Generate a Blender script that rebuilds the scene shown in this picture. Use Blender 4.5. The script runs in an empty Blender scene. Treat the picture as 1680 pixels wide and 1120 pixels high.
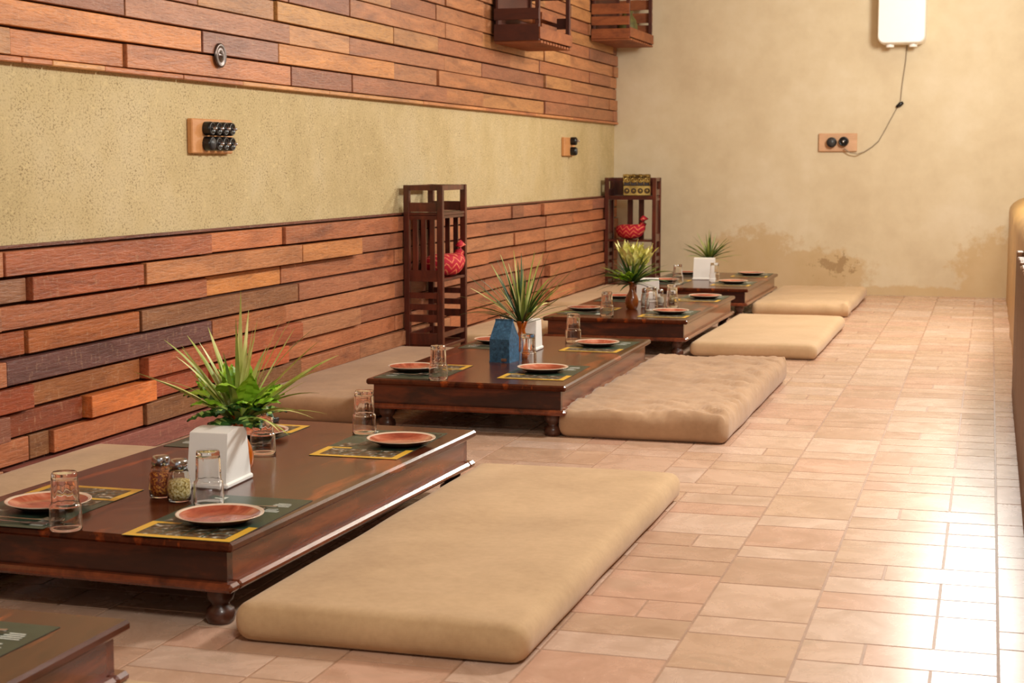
import bpy, bmesh, math, random
from mathutils import Vector, Matrix, noise
random.seed(7)
C = bpy.context.scene.collection
S = 0.8                      # metres per layout unit (layout is measured with the lens at 1.2 units)
W_, H_ = 1680, 1120

# ------------------------------------------------------------ camera
FPX = 2650.0
cam = bpy.data.cameras.new('camera'); cam_o = bpy.data.objects.new('camera', cam); C.objects.link(cam_o)
def _cam_axes():
    v = Vector((1626-840.0, -(268-560.0), FPX)).normalized()      # direction of +Y seen in camera axes
    p = math.atan((560-268)/FPX)
    z = Vector((0, math.cos(p), -math.sin(p))); z = (z-(z.dot(v))*v).normalized()
    x = v.cross(z)
    if x.x < 0: x = -x
    return x, v, z
_x, _y, _z = _cam_axes()
R = Matrix(((_x[0], _x[1], -_x[2]), (_y[0], _y[1], -_y[2]), (_z[0], _z[1], -_z[2])))   # columns: right, up, back
M4 = R.to_4x4(); M4.translation = Vector((0, 0, 1.2*S)); cam_o.matrix_world = M4
cam.sensor_width = 36; cam.sensor_fit = 'HORIZONTAL'; cam.lens = FPX/1680*36
cam.clip_start = 0.05; cam.clip_end = 100
cam.dof.use_dof = True; cam.dof.focus_distance = 5.9*S; cam.dof.aperture_fstop = 9.5
bpy.context.scene.camera = cam_o

# ------------------------------------------------------------ light and exposure
sc = bpy.context.scene
sc.view_settings.view_transform = 'Standard'; sc.view_settings.look = 'None'
sc.view_settings.gamma = 1; sc.view_settings.use_curve_mapping = False
sc.view_settings.exposure = 0.0
world = bpy.data.worlds.new('world'); sc.world = world; world.use_nodes = True
world.node_tree.nodes['Background'].inputs[0].default_value = (1.0, 0.97, 0.92, 1)
world.node_tree.nodes['Background'].inputs[1].default_value = 0.50
def area(name, loc, size, watts, color, target=None, sy=None):
    l = bpy.data.lights.new(name, 'AREA'); l.energy = watts; l.color = color
    l.shape = 'RECTANGLE' if sy else 'SQUARE'; l.size = size*S
    if sy: l.size_y = sy*S
    o = bpy.data.objects.new(name, l); C.objects.link(o); o.location = Vector(loc)*S
    if target: o.rotation_euler = (Vector(target)-Vector(loc)).to_track_quat('-Z', 'Y').to_euler()
    return o
WARM = (1.0, 0.985, 0.92)
gl = bpy.data.lights.new('far_globe_lamp', 'POINT'); gl.energy = 150; gl.color = WARM; gl.shadow_soft_size = 0.24*S
glo = bpy.data.objects.new('far_globe_lamp', gl); C.objects.link(glo); glo.location = Vector((-0.06, 12.2, 2.62))*S
area('middle_ceiling_light', (0.7, 10.6, 3.1), 0.5, 42, WARM, (-1.5, 10.2, 0))
area('near_ceiling_light', (0.9, 6.9, 3.2), 0.5, 100, WARM, (-1.6, 5.4, 0.2))
area('camera_side_fill_light', (0.2, 1.2, 3.2), 0.6, 48, WARM, (-1.7, 4.6, 0.2))  # unseen fill light, added to brighten faces turned towards the camera

# ------------------------------------------------------------ helpers
def hexc(h, a=1):
    if isinstance(h, tuple): r, g, b = [v/255 for v in h]
    else: r, g, b = [int(h[i:i+2], 16)/255 for i in (0, 2, 4)]
    f = lambda c: c/12.92 if c <= 0.04045 else ((c+0.055)/1.055)**2.4
    return (f(r), f(g), f(b), a)

class MB:
    def __init__(s): s.v = []; s.f = []; s.m = []; s.s = []; s.c = []; s.col = None
    def add(s, vs, fs, mi=0, smooth=False, M=None):
        o = len(s.v)
        s.v += [tuple(M @ Vector(p)) if M else tuple(p) for p in vs]
        for f in fs:
            s.f.append(tuple(i+o for i in f)); s.m.append(mi); s.s.append(smooth); s.c.append(s.col)
        return s
    def box(s, x0, x1, y0, y1, z0, z1, mi=0, b=0.0, M=None):
        if x0 > x1: x0, x1 = x1, x0
        if y0 > y1: y0, y1 = y1, y0
        if z0 > z1: z0, z1 = z1, z0
        if b <= 0:
            vs = [(x, y, z) for x in (x0, x1) for y in (y0, y1) for z in (z0, z1)]
            return s.add(vs, [(0,1,3,2),(4,6,7,5),(0,4,5,1),(2,3,7,6),(0,2,6,4),(1,5,7,3)], mi, False, M)
        b = min(b, (x1-x0)/2.01, (y1-y0)/2.01, (z1-z0)/2.01)
        vs = []; key = {}
        for ix, X in ((0, (x0, x1)), ):
            pass
        X = (x0, x1); Y = (y0, y1); Z = (z0, z1); d = (1, -1)
        for i in (0, 1):
            for j in (0, 1):
                for k in (0, 1):
                    x, y, z = X[i], Y[j], Z[k]
                    key[(i,j,k,0)] = len(vs); vs.append((x, y+d[j]*b, z+d[k]*b))
                    key[(i,j,k,1)] = len(vs); vs.append((x+d[i]*b, y, z+d[k]*b))
                    key[(i,j,k,2)] = len(vs); vs.append((x+d[i]*b, y+d[j]*b, z))
        fs = []
        for i in (0, 1):
            fs.append([key[(i,0,0,0)], key[(i,1,0,0)], key[(i,1,1,0)], key[(i,0,1,0)]])
            fs.append([key[(0,i,0,1)], key[(1,i,0,1)], key[(1,i,1,1)], key[(0,i,1,1)]])
            fs.append([key[(0,0,i,2)], key[(1,0,i,2)], key[(1,1,i,2)], key[(0,1,i,2)]])
            for j in (0, 1):
                fs.append([key[(i,j,0,0)], key[(i,j,1,0)], key[(i,j,1,1)], key[(i,j,0,1)]])
                fs.append([key[(i,0,j,0)], key[(i,1,j,0)], key[(i,1,j,2)], key[(i,0,j,2)]])
                fs.append([key[(0,i,j,1)], key[(1,i,j,1)], key[(1,i,j,2)], key[(0,i,j,2)]])
                for k in (0, 1):
                    fs.append([key[(i,j,k,0)], key[(i,j,k,1)], key[(i,j,k,2)]])
        c = Vector(((x0+x1)/2, (y0+y1)/2, (z0+z1)/2)); out = []
        for f in fs:
            a, bb, cc = [Vector(vs[q]) for q in f[:3]]
            n = (bb-a).cross(cc-a); m = sum((Vector(vs[q]) for q in f), Vector())/len(f)
            out.append(tuple(f) if n.dot(m-c) > 0 else tuple(reversed(f)))
        return s.add(vs, out, mi, False, M)
    def lathe(s, prof, seg=24, mi=0, M=None, caps=True, flute=None, smooth=True):
        vs = []; n = len(prof)
        for (r, z) in prof:
            for k in range(seg):
                a = 2*math.pi*k/seg
                rr = r*(1+(flute(a, z) if flute else 0))
                vs.append((rr*math.cos(a), rr*math.sin(a), z))
        fs = []
        for i in range(n-1):
            for k in range(seg):
                k2 = (k+1) % seg
                fs.append((i*seg+k, i*seg+k2, (i+1)*seg+k2, (i+1)*seg+k))
        s.add(vs, fs, mi, smooth, M)
        if caps:
            s.add([vs[k] for k in range(seg)], [tuple(reversed(range(seg)))], mi, False, M)
            s.add([vs[(n-1)*seg+k] for k in range(seg)], [tuple(range(seg))], mi, False, M)
        return s
    def tube(s, pts, r, seg=8, mi=0, caps=True):
        pts = [Vector(p) for p in pts]; n = len(pts); vs = []
        rs = r if isinstance(r, (list, tuple)) else [r]*n
        up = Vector((0, 0, 1))
        for i, p in enumerate(pts):
            t = (pts[min(i+1, n-1)]-pts[max(i-1, 0)]).normalized()
            a = t.cross(up)
            if a.length < 1e-3: a = t.cross(Vector((1, 0, 0)))
            a.normalize(); b = t.cross(a)
            for k in range(seg):
                q = 2*math.pi*k/seg
                vs.append(p+a*math.cos(q)*rs[i]+b*math.sin(q)*rs[i])
        fs = [(i*seg+k, i*seg+(k+1) % seg, (i+1)*seg+(k+1) % seg, (i+1)*seg+k) for i in range(n-1) for k in range(seg)]
        if caps: fs += [tuple(reversed(range(seg))), tuple(range((n-1)*seg, n*seg))]
        return s.add(vs, fs, mi, True)
    def build(s, name, mats, parent=None, loc=(0, 0, 0), rz=0.0, kind=None, label=None, cat=None, group=None):
        me = bpy.data.meshes.new(name)
        me.from_pydata([(p[0]*S, p[1]*S, p[2]*S) for p in s.v], [], s.f)
        if not isinstance(mats, (list, tuple)): mats = [mats]
        for m in mats: me.materials.append(m)
        me.polygons.foreach_set('material_index', s.m)
        me.polygons.foreach_set('use_smooth', s.s)
        if any(c is not None for c in s.c):
            at = me.attributes.new('tint', 'FLOAT_COLOR', 'CORNER'); d = []
            for p in me.polygons:
                c = s.c[p.index] or (0.5, 0.5, 0.5, 1)
                d += list(c)*p.loop_total
            at.data.foreach_set('color', d)
        bm = bmesh.new(); bm.from_mesh(me); bmesh.ops.recalc_face_normals(bm, faces=bm.faces); bm.to_mesh(me); bm.free()
        me.update()
        o = bpy.data.objects.new(name, me); C.objects.link(o)
        o.location = Vector(loc)*S; o.rotation_euler = (0, 0, rz)
        if parent: o.parent = parent
        tag(o, label, cat, group, kind)
        return o
def tag(o, label=None, cat=None, group=None, kind=None):
    if label: o['label'] = label
    if cat: o['category'] = cat
    if group: o['group'] = group
    if kind: o['kind'] = kind
def thing(name, label, cat, loc=(0, 0, 0), rz=0.0, group=None):
    o = bpy.data.objects.new(name, None); C.objects.link(o); o.empty_display_size = 0.05
    o.location = Vector(loc)*S; o.rotation_euler = (0, 0, rz); tag(o, label, cat, group); return o
def dup(root, loc, rz, label, group=None):
    r = root.copy(); C.objects.link(r); r.location = Vector(loc)*S; r.rotation_euler = (0, 0, rz)
    r['label'] = label
    if group: r['group'] = group
    for ch in list(root.children):
        c = ch.copy(); C.objects.link(c); c.parent = r
        for g in ch.children:
            d = g.copy(); C.objects.link(d); d.parent = c
    return r

# ------------------------------------------------------------ materials
class NT:
    def __init__(s, name):
        s.m = bpy.data.materials.new(name); s.m.use_nodes = True; s.t = s.m.node_tree
        s.b = s.t.nodes['Principled BSDF']; s.n = s.t.nodes
    def new(s, typ, **kw):
        n = s.n.new(typ)
        for k, v in kw.items():
            if k.startswith('i_'):
                n.inputs[k[2:].replace('_', ' ')].default_value = v
            else: setattr(n, k, v)
        return n
    def link(s, a, b): s.t.links.new(a, b)
    def coord(s, scale=(1, 1, 1), rot=(0, 0, 0), loc=(0, 0, 0), kind='Object'):
        tc = s.new('ShaderNodeTexCoord'); mp = s.new('ShaderNodeMapping')
        mp.inputs['Scale'].default_value = [v/S for v in scale]; mp.inputs['Rotation'].default_value = rot
        mp.inputs['Location'].default_value = loc
        s.link(tc.outputs[kind], mp.inputs['Vector']); return mp.outputs['Vector']
    def noise(s, vec, scale=5, detail=4, rough=0.5, dist=0):
        n = s.new('ShaderNodeTexNoise'); n.inputs['Scale'].default_value = scale; n.inputs['Detail'].default_value = detail
        n.inputs['Roughness'].default_value = rough; n.inputs['Distortion'].default_value = dist
        s.link(vec, n.inputs['Vector']); return n.outputs['Fac']
    def ramp(s, fac, stops, interp='LINEAR'):
        r = s.new('ShaderNodeValToRGB'); r.color_ramp.interpolation = interp
        e = r.color_ramp.elements
        while len(e) < len(stops): e.new(0.5)
        for i, (p, c) in enumerate(stops):
            e[i].position = p; e[i].color = hexc(c) if not (isinstance(c, tuple) and len(c) == 4) else c
        s.link(fac, r.inputs['Fac']); return r.outputs['Color']
    def mix(s, fac, a, b, mode='MIX'):
        n = s.new('ShaderNodeMix', data_type='RGBA', blend_type=mode)
        for sock, v in ((n.inputs[0], fac), (n.inputs[6], a), (n.inputs[7], b)):
            if hasattr(v, 'links'): s.link(v, sock)
            elif isinstance(v, (int, float)): sock.default_value = v
            else: sock.default_value = v if len(v) == 4 else hexc(v)
        return n.outputs[2]
    def math(s, op, a, b=None, clamp=False):
        n = s.new('ShaderNodeMath', operation=op, use_clamp=clamp)
        for i, v in enumerate((a, b)):
            if v is None: continue
            if hasattr(v, 'links'): s.link(v, n.inputs[i])
            else: n.inputs[i].default_value = v
        return n.outputs[0]
    def bump(s, h, strength=0.3, dist=0.01):
        n = s.new('ShaderNodeBump'); n.inputs['Strength'].default_value = strength; n.inputs['Distance'].default_value = dist*S
        s.link(h, n.inputs['Height']); s.link(n.outputs['Normal'], s.b.inputs['Normal'])
    def done(s, color=None, rough=0.6, **kw):
        if color is not None:
            if hasattr(color, 'links'): s.link(color, s.b.inputs['Base Color'])
            else: s.b.inputs['Base Color'].default_value = color if len(color) == 4 else hexc(color)
        if hasattr(rough, 'links'): s.link(rough, s.b.inputs['Roughness'])
        else: s.b.inputs['Roughness'].default_value = rough
        for k, v in kw.items(): s.b.inputs[k.replace('_', ' ')].default_value = v
        return s.m
def plain(name, col, rough=0.5, var=0.12, scale=20, **kw):
    n = NT(name); v = n.coord()
    f = n.noise(v, scale, 3)
    c = hexc(col); a = tuple(x*(1-var) for x in c[:3])+(1,); b = tuple(min(1, x*(1+var)) for x in c[:3])+(1,)
    return n.done(n.ramp(f, [(0.3, a), (0.7, b)]), rough, **kw)

def wood(name, cols, scale=(1, 1, 1), rough=0.35, coat=0.0, streak=7, spots=0.0, seed=0):
    n = NT(name); v = n.coord(scale, loc=(seed, seed*1.7, seed*.3))
    big = n.noise(v, streak, 5, 0.6, 1.2)
    fine = n.noise(v, streak*9, 4, 0.6, 0.3)
    f = n.math('ADD', n.math('MULTIPLY', big, 0.8), n.math('MULTIPLY', fine, 0.2))
    st = [(0.30+0.42*i/(len(cols)-1), c) for i, c in enumerate(cols)]
    c = n.ramp(f, st)
    n.bump(fine, 0.06, 0.004)
    return n.done(c, rough, Coat_Weight=coat, Coat_Roughness=0.08)

def plank_mat(name, rough=0.45):
    n = NT(name)
    at = n.new('ShaderNodeAttribute', attribute_name='tint')
    v = n.coord((1, 0.22, 1.6))
    vv = n.new('ShaderNodeVectorMath', operation='ADD'); sc_ = n.new('ShaderNodeVectorMath', operation='SCALE'); sc_.inputs['Scale'].default_value = 40
    n.link(at.outputs['Vector'], sc_.inputs[0]); n.link(v, vv.inputs[0]); n.link(sc_.outputs[0], vv.inputs[1])
    g = n.noise(vv.outputs[0], 8, 7, 0.68, 0.8)
    k = n.noise(vv.outputs[0], 3.0, 2, 0.5, 2.0)
    fine = n.noise(vv.outputs[0], 70, 3, 0.6)
    c = n.mix(n.ramp(g, [(0.30, (0,0,0,1)), (0.75, (1,1,1,1))]), n.mix(1.0, at.outputs['Color'], (0.66, 0.60, 0.58, 1), 'MULTIPLY'), n.mix(1.0, at.outputs['Color'], (1.30, 1.30, 1.26, 1), 'MULTIPLY'))
    c = n.mix(n.math('MULTIPLY', n.ramp(k, [(0.60, (0,0,0,1)), (0.72, (1,1,1,1))]), 0.45), c, hexc((84, 46, 40)))
    sc2 = n.noise(n.coord((1, 1.0, .5)), 55, 3, .7)
    c = n.mix(n.math('MULTIPLY', n.ramp(sc2, [(0.56, (0,0,0,1)), (0.72, (1,1,1,1))]), 0.30), c, hexc((206, 168, 132)))
    c = n.mix(n.math('MULTIPLY', n.ramp(fine, [(0.36, (1,1,1,1)), (0.46, (0,0,0,1))]), 0.25), c, hexc((70, 38, 26)))
    n.bump(n.math('ADD', g, n.math('MULTIPLY', fine, 0.8)), 0.45, 0.008)
    return n.done(c, rough)

M = {}
M['plank'] = plank_mat('reclaimed_plank')
M['gap'] = plain('dark_gap', (70, 36, 20), 0.9)
M['table'] = wood('sheesham_top', [(30, 12, 8), (58, 26, 14), (84, 40, 22), (70, 32, 18), (158, 72, 28), (52, 22, 12)], (1.0, 0.22, 1.0), 0.20, 0.05, 4.6, seed=3)
M['table'].node_tree.nodes['Principled BSDF'].inputs['Specular IOR Level'].default_value = 0.3
M['table_edge'] = wood('sheesham_edge', [(52, 22, 14), (92, 42, 24), (128, 62, 34), (80, 36, 20)], (1.0, 0.2, 1.0), 0.25, 0.4, 6, seed=8)
M['table_dark'] = wood('sheesham_end', [(30, 13, 9), (58, 25, 15), (108, 48, 22), (44, 19, 12)], (0.25, 1, 1.0), 0.3, 0.25, 7, seed=5)
M['leg'] = wood('turned_leg_wood', [(40, 20, 14), (92, 52, 36)], (1, 1, .5), 0.35, 0.2, 9)
M['rack'] = wood('dark_rack_wood', [(44, 16, 11), (82, 32, 20), (116, 50, 28)], (1, 1, 0.25), 0.35, 0.25, 8, seed=2)
M['crate'] = wood('crate_wood', [(96, 48, 26), (140, 78, 42), (170, 102, 58)], (.4, .4, 1), 0.6, 0, 8, seed=4)
M['crate_dark'] = wood('crate_dark_wood', [(62, 28, 20), (92, 44, 28)], (.4, .4, 1), 0.6, 0, 8, seed=4)
M['board'] = wood('switch_board_wood', [(190, 128, 76), (220, 160, 104)], (1, .5, 1), 0.45, 0.1, 8)
M['board_pink'] = wood('pale_board_wood', [(196, 150, 112), (222, 178, 140)], (.5, 1, 1), 0.5, 0, 8)
M['black'] = plain('black_bakelite', (22, 21, 22), 0.28)
M['socket_face'] = plain('dark_socket_face', (60, 60, 62), 0.4)
M['steel'] = plain('polished_steel', (190, 190, 196), 0.16, 0.03, Metallic=1.0)
M['dark_steel'] = plain('dark_steel', (96, 84, 80), 0.3, 0.4, 30, Metallic=0.9)
M['white_plastic'] = plain('cream_plastic', (238, 230, 216), 0.35, 0.03)
M['napkin_plastic'] = plain('white_plastic', (240, 238, 234), 0.3, 0.02)
M['paper'] = plain('white_paper', (250, 250, 248), 0.8, 0.02)
M['geyser'] = plain('white_enamel', (250, 248, 242), 0.25, 0.01)
M['cable'] = plain('grey_cable', (150, 134, 112), 0.5)
M['mat_green'] = plain('mat_green', (52, 72, 58), 0.35, 0.15)
M['mat_yellow'] = plain('mat_yellow', (226, 178, 62), 0.35, 0.06)
M['mat_white'] = plain('mat_print', (214, 220, 212), 0.4)
n = NT('mat_pictures'); v = n.coord()
M['mat_pic'] = n.done(n.ramp(n.noise(v, 45, 3), [(0.36, (40, 34, 30)), (0.5, (110, 84, 50)), (0.56, (84, 88, 84)), (0.68, (200, 190, 170))]), 0.4)
n = NT('plate_glaze'); v = n.coord((1, .35, 1), rot=(0, 0, .5)); f = n.noise(v, 14, 4, .6, .8)
M['plate'] = n.done(n.ramp(f, [(0.32, (136, 54, 38)), (0.52, (182, 92, 66)), (0.70, (224, 152, 124))]), 0.18, Coat_Weight=.4)
M['plate_rim'] = plain('cream_glaze', (232, 208, 186), 0.18, 0.06, Coat_Weight=0.4)
M['plate_under'] = plain('plate_underside', (92, 56, 44), 0.3)
n = NT('clear_glass'); M['glass'] = n.done((1, 1, 1, 1), 0.0, Transmission_Weight=1.0, IOR=1.45)
M['jar_glass'] = NT('jar_glass').done((0.97, 0.98, 0.96, 1), 0.02, Transmission_Weight=1.0, IOR=1.3)
n = NT('chilli_flakes'); v = n.coord(); f = n.noise(v, 160, 2, .7)
M['chilli'] = n.done(n.ramp(f, [(0.38, (92, 24, 8)), (0.5, (168, 66, 18)), (0.62, (222, 150, 60))]), 0.6)
n = NT('dried_oregano'); v = n.coord(); f = n.noise(v, 160, 2, .7)
M['oregano'] = n.done(n.ramp(f, [(0.36, (120, 88, 34)), (0.48, (222, 190, 104)), (0.62, (244, 232, 190))]), 0.7)
M['salt'] = plain('salt', (236, 234, 226), 0.8, .04, 200)
M['amber'] = plain('amber_pottery', (186, 92, 16), 0.2, 0.25, 12, Coat_Weight=0.5)
M['brown_pot'] = plain('brown_pottery', (120, 58, 14), 0.2, 0.3, 12, Coat_Weight=0.5)
def leafm(name, a, b, sc=8, rough=.45):
    n = NT(name); v = n.coord(); f = n.noise(v, sc, 3)
    n.b.inputs['Subsurface Weight'].default_value = 0.0
    return n.done(n.ramp(f, [(0.35, a), (0.65, b)]), rough)
M['blade_pale'] = leafm('pale_grass', (160, 176, 66), (226, 224, 150))
M['blade_mid'] = leafm('mid_grass', (92, 122, 44), (170, 180, 86))
M['blade_dark'] = leafm('dark_grass', (30, 64, 26), (66, 96, 40))
M['leaf_bright'] = leafm('bright_leaf', (104, 160, 22), (170, 206, 60), 14)
M['leaf_dark'] = leafm('dark_veined_leaf', (22, 58, 20), (64, 108, 44), 26)
M['leaf_vein'] = leafm('leaf_vein', (150, 184, 84), (176, 204, 110), 26)
M['lily'] = leafm('pale_yellow_petal', (214, 214, 96), (244, 240, 170), 10)
n = NT('blue_tin'); v = n.coord(); f = n.noise(v, 60, 4, .7)
M['blue'] = n.done(n.ramp(f, [(0.35, (26, 62, 88)), (0.6, (52, 100, 134)), (0.75, (96, 142, 168))]), 0.5)
n = NT('gold_emboss'); v = n.coord(); f = n.noise(v, 8, 3)
M['gold'] = n.done(n.ramp(f, [(0.3, (120, 92, 34)), (0.7, (206, 176, 100))]), 0.35, Metallic=0.6)
M['chest_dark'] = plain('dark_chest_wood', (44, 28, 20), 0.5)
M['ceiling'] = plain('ceiling_paint', (214, 200, 172), 0.9, 0.03)

# red tie-dyed cloth with chevron rows
n = NT('red_chevron_cloth'); v = n.coord(); sp = n.new('ShaderNodeSeparateXYZ'); n.link(v, sp.inputs[0])
zig = n.math('PINGPONG', sp.outputs[0], 0.035)
w = n.math('FRACT', n.math('MULTIPLY', n.math('ADD', sp.outputs[2], zig), 26))
dots = n.noise(v, 190, 1)
line = n.math('MULTIPLY', n.math('LESS_THAN', w, 0.26), n.math('GREATER_THAN', dots, 0.42))
M['red'] = n.done(n.mix(line, hexc((190, 20, 48)), hexc((240, 138, 96))), 0.75)

# cushion cloth
def cloth(name, a, b):
    n = NT(name); v = n.coord(); sp = n.new('ShaderNodeSeparateXYZ'); n.link(v, sp.inputs[0])
    w1 = n.math('SINE', n.math('MULTIPLY', n.math('ADD', sp.outputs[0], n.math('MULTIPLY', sp.outputs[2], .8)), 1500)); w2 = n.math('SINE', n.math('MULTIPLY', n.math('ADD', sp.outputs[1], n.math('MULTIPLY', sp.outputs[2], .9)), 1500))
    weave = n.math('ADD', w1, w2); big = n.noise(v, 3.2, 4, .6); mid = n.noise(v, 40, 3, .7)
    f = n.math('ADD', n.math('MULTIPLY', big, .7), n.math('MULTIPLY', mid, .3))
    n.bump(n.math('ADD', n.math('MULTIPLY', weave, .1), mid), 0.12, 0.004)
    return n.done(n.ramp(f, [(0.34, a), (0.66, b)]), 0.92, Sheen_Weight=0.15)
M['cloth_a'] = cloth('jute_olive', (178, 144, 104), (202, 168, 126))
M['cloth_b'] = cloth('jute_brown', (164, 130, 98), (188, 152, 118))
M['cloth_c'] = cloth('jute_tan', (192, 160, 120), (208, 176, 138))
M['cloth_d'] = cloth('jute_dim', (150, 116, 84), (176, 140, 104))

# straw plaster on the left wall: cream with dark flecks
n = NT('straw_plaster'); v = n.coord((1, 1, 1)); vs_ = n.coord((1, .55, .9))
big = n.noise(v, 1.6, 4, .6); fl = n.noise(vs_, 125, 3, .8); fl2 = n.noise(vs_, 34, 2, .6)
base = n.ramp(big, [(0.32, (188, 168, 122)), (0.5, (200, 180, 135)), (0.68, (206, 188, 148))])
fleck = n.ramp(fl, [(0.40, (1,1,1,1)), (0.475, (0,0,0,1))])
c = n.mix(n.math('MULTIPLY', n.math('MULTIPLY', fleck, n.ramp(n.noise(v, 9, 3, .6), [(0.3, (.15,.15,.15,1)), (0.7, (1,1,1,1))])), .8), base, hexc((104, 80, 40)))
c = n.mix(n.math('MULTIPLY', n.ramp(fl2, [(0.58, (0,0,0,1)), (0.70, (1,1,1,1))]), .28), c, hexc((232, 212, 158)))
n.bump(fl, 0.35, 0.006); M['plaster'] = n.done(c, 0.9)

# smoother mud plaster of the back wall, with damp ochre stains above the floor
n = NT('mud_plaster'); v = n.coord(); sp = n.new('ShaderNodeSeparateXYZ'); n.link(v, sp.inputs[0])
big = n.noise(v, 1.2, 5, .6); mid = n.noise(v, 7, 4, .6)
base = n.ramp(n.math('ADD', n.math('MULTIPLY', big, .7), n.math('MULTIPLY', mid, .3)), [(0.34, (206, 188, 156)), (0.5, (216, 200, 168)), (0.66, (224, 210, 182))])
def blob(cx, cz, rx, rz):
    dx = n.math('DIVIDE', n.math('SUBTRACT', sp.outputs[0], cx), rx); dz = n.math('DIVIDE', n.math('SUBTRACT', sp.outputs[2], cz), rz)
    d = n.math('SQRT', n.math('ADD', n.math('MULTIPLY', dx, dx), n.math('MULTIPLY', dz, dz)))
    return n.math('SUBTRACT', 1.0, d)
st = n.math('MAXIMUM', n.math('MAXIMUM', blob(-2.1, .25, .55, .38), blob(-1.55, .2, .62, .26)), n.math('MAXIMUM', blob(.10, .22, .45, .42), blob(-.7, .0, 1.6, .10)))
stn = n.math('ADD', st, n.math('MULTIPLY', n.math('SUBTRACT', n.noise(v, 9, 5, .65), .5), 1.5))
c = n.mix(n.math('MULTIPLY', n.ramp(stn, [(0.02, (0,0,0,1)), (0.28, (1,1,1,1))]), .45), base, hexc((190, 148, 80)))
pt = n.math('ADD', blob(-1.35, .26, .34, .16), n.math('MULTIPLY', n.math('SUBTRACT', n.noise(v, 13, 4, .7), .5), 3.2))
c = n.mix(n.math('MULTIPLY', n.ramp(pt, [(0.55, (0,0,0,1)), (0.75, (1,1,1,1))]), .5), c, hexc((132, 96, 52)))
n.bump(mid, 0.12, 0.01); M['mud'] = n.done(c, 0.88)
M['mud_side'] = plain('mud_half_wall', (176, 134, 72), 0.42, 0.22, 14)
M['mud_brown'] = wood('brown_panel', [(88, 54, 28), (124, 82, 44)], (1, 1, .15), 0.5, 0, 9)

# floor tiles
n = NT('terracotta_tile'); at = n.new('ShaderNodeAttribute', attribute_name='tint'); v = n.coord()
vv = n.new('ShaderNodeVectorMath', operation='ADD'); s2 = n.new('ShaderNodeVectorMath', operation='SCALE'); s2.inputs['Scale'].default_value = 23
n.link(at.outputs['Vector'], s2.inputs[0]); n.link(v, vv.inputs[0]); n.link(s2.outputs[0], vv.inputs[1])
a = n.noise(vv.outputs[0], 5, 5, .65, 1.2); b_ = n.noise(vv.outputs[0], 2.4, 3, .5, 2.0)
c = n.mix(n.ramp(a, [(0.3, (0,0,0,1)), (0.7, (1,1,1,1))]), n.mix(1.0, at.outputs['Color'], (0.84, 0.80, 0.76, 1), 'MULTIPLY'), n.mix(1.0, at.outputs['Color'], (1.12, 1.13, 1.14, 1), 'MULTIPLY'))
c = n.mix(n.math('MULTIPLY', n.ramp(b_, [(0.60, (0,0,0,1)), (0.72, (1,1,1,1))]), .35), c, hexc((176, 152, 128)))
n.bump(a, 0.02, 0.004)
M['tile'] = n.done(c, n.math('ADD', n.math('MULTIPLY', a, .12), .21), Specular_IOR_Level=0.5)
M['grout'] = plain('grout', (168, 132, 108), 0.45)

# ------------------------------------------------------------ structure
XW = -3.44           # plaster face of the left wall
YB = 15.1            # back wall face
CEIL = 3.7
mb = MB(); mb.box(XW-.2, XW, -2.5, YB+.2, 0, CEIL); mb.build('wall_left', M['plaster'], kind='structure')
mb = MB(); mb.box(XW, 4.4, YB, YB+.2, 0, CEIL); mb.build('wall_back', M['mud'], kind='structure')
mb = MB(); mb.box(4.4, 4.6, -2.5, YB+.2, 0, CEIL); mb.build('wall_right', M['mud'], kind='structure')
mb = MB(); mb.box(XW-.2, 4.6, -2.5, YB+.2, CEIL, CEIL+.15); mb.build('ceiling', M['ceiling'], kind='structure')

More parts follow.
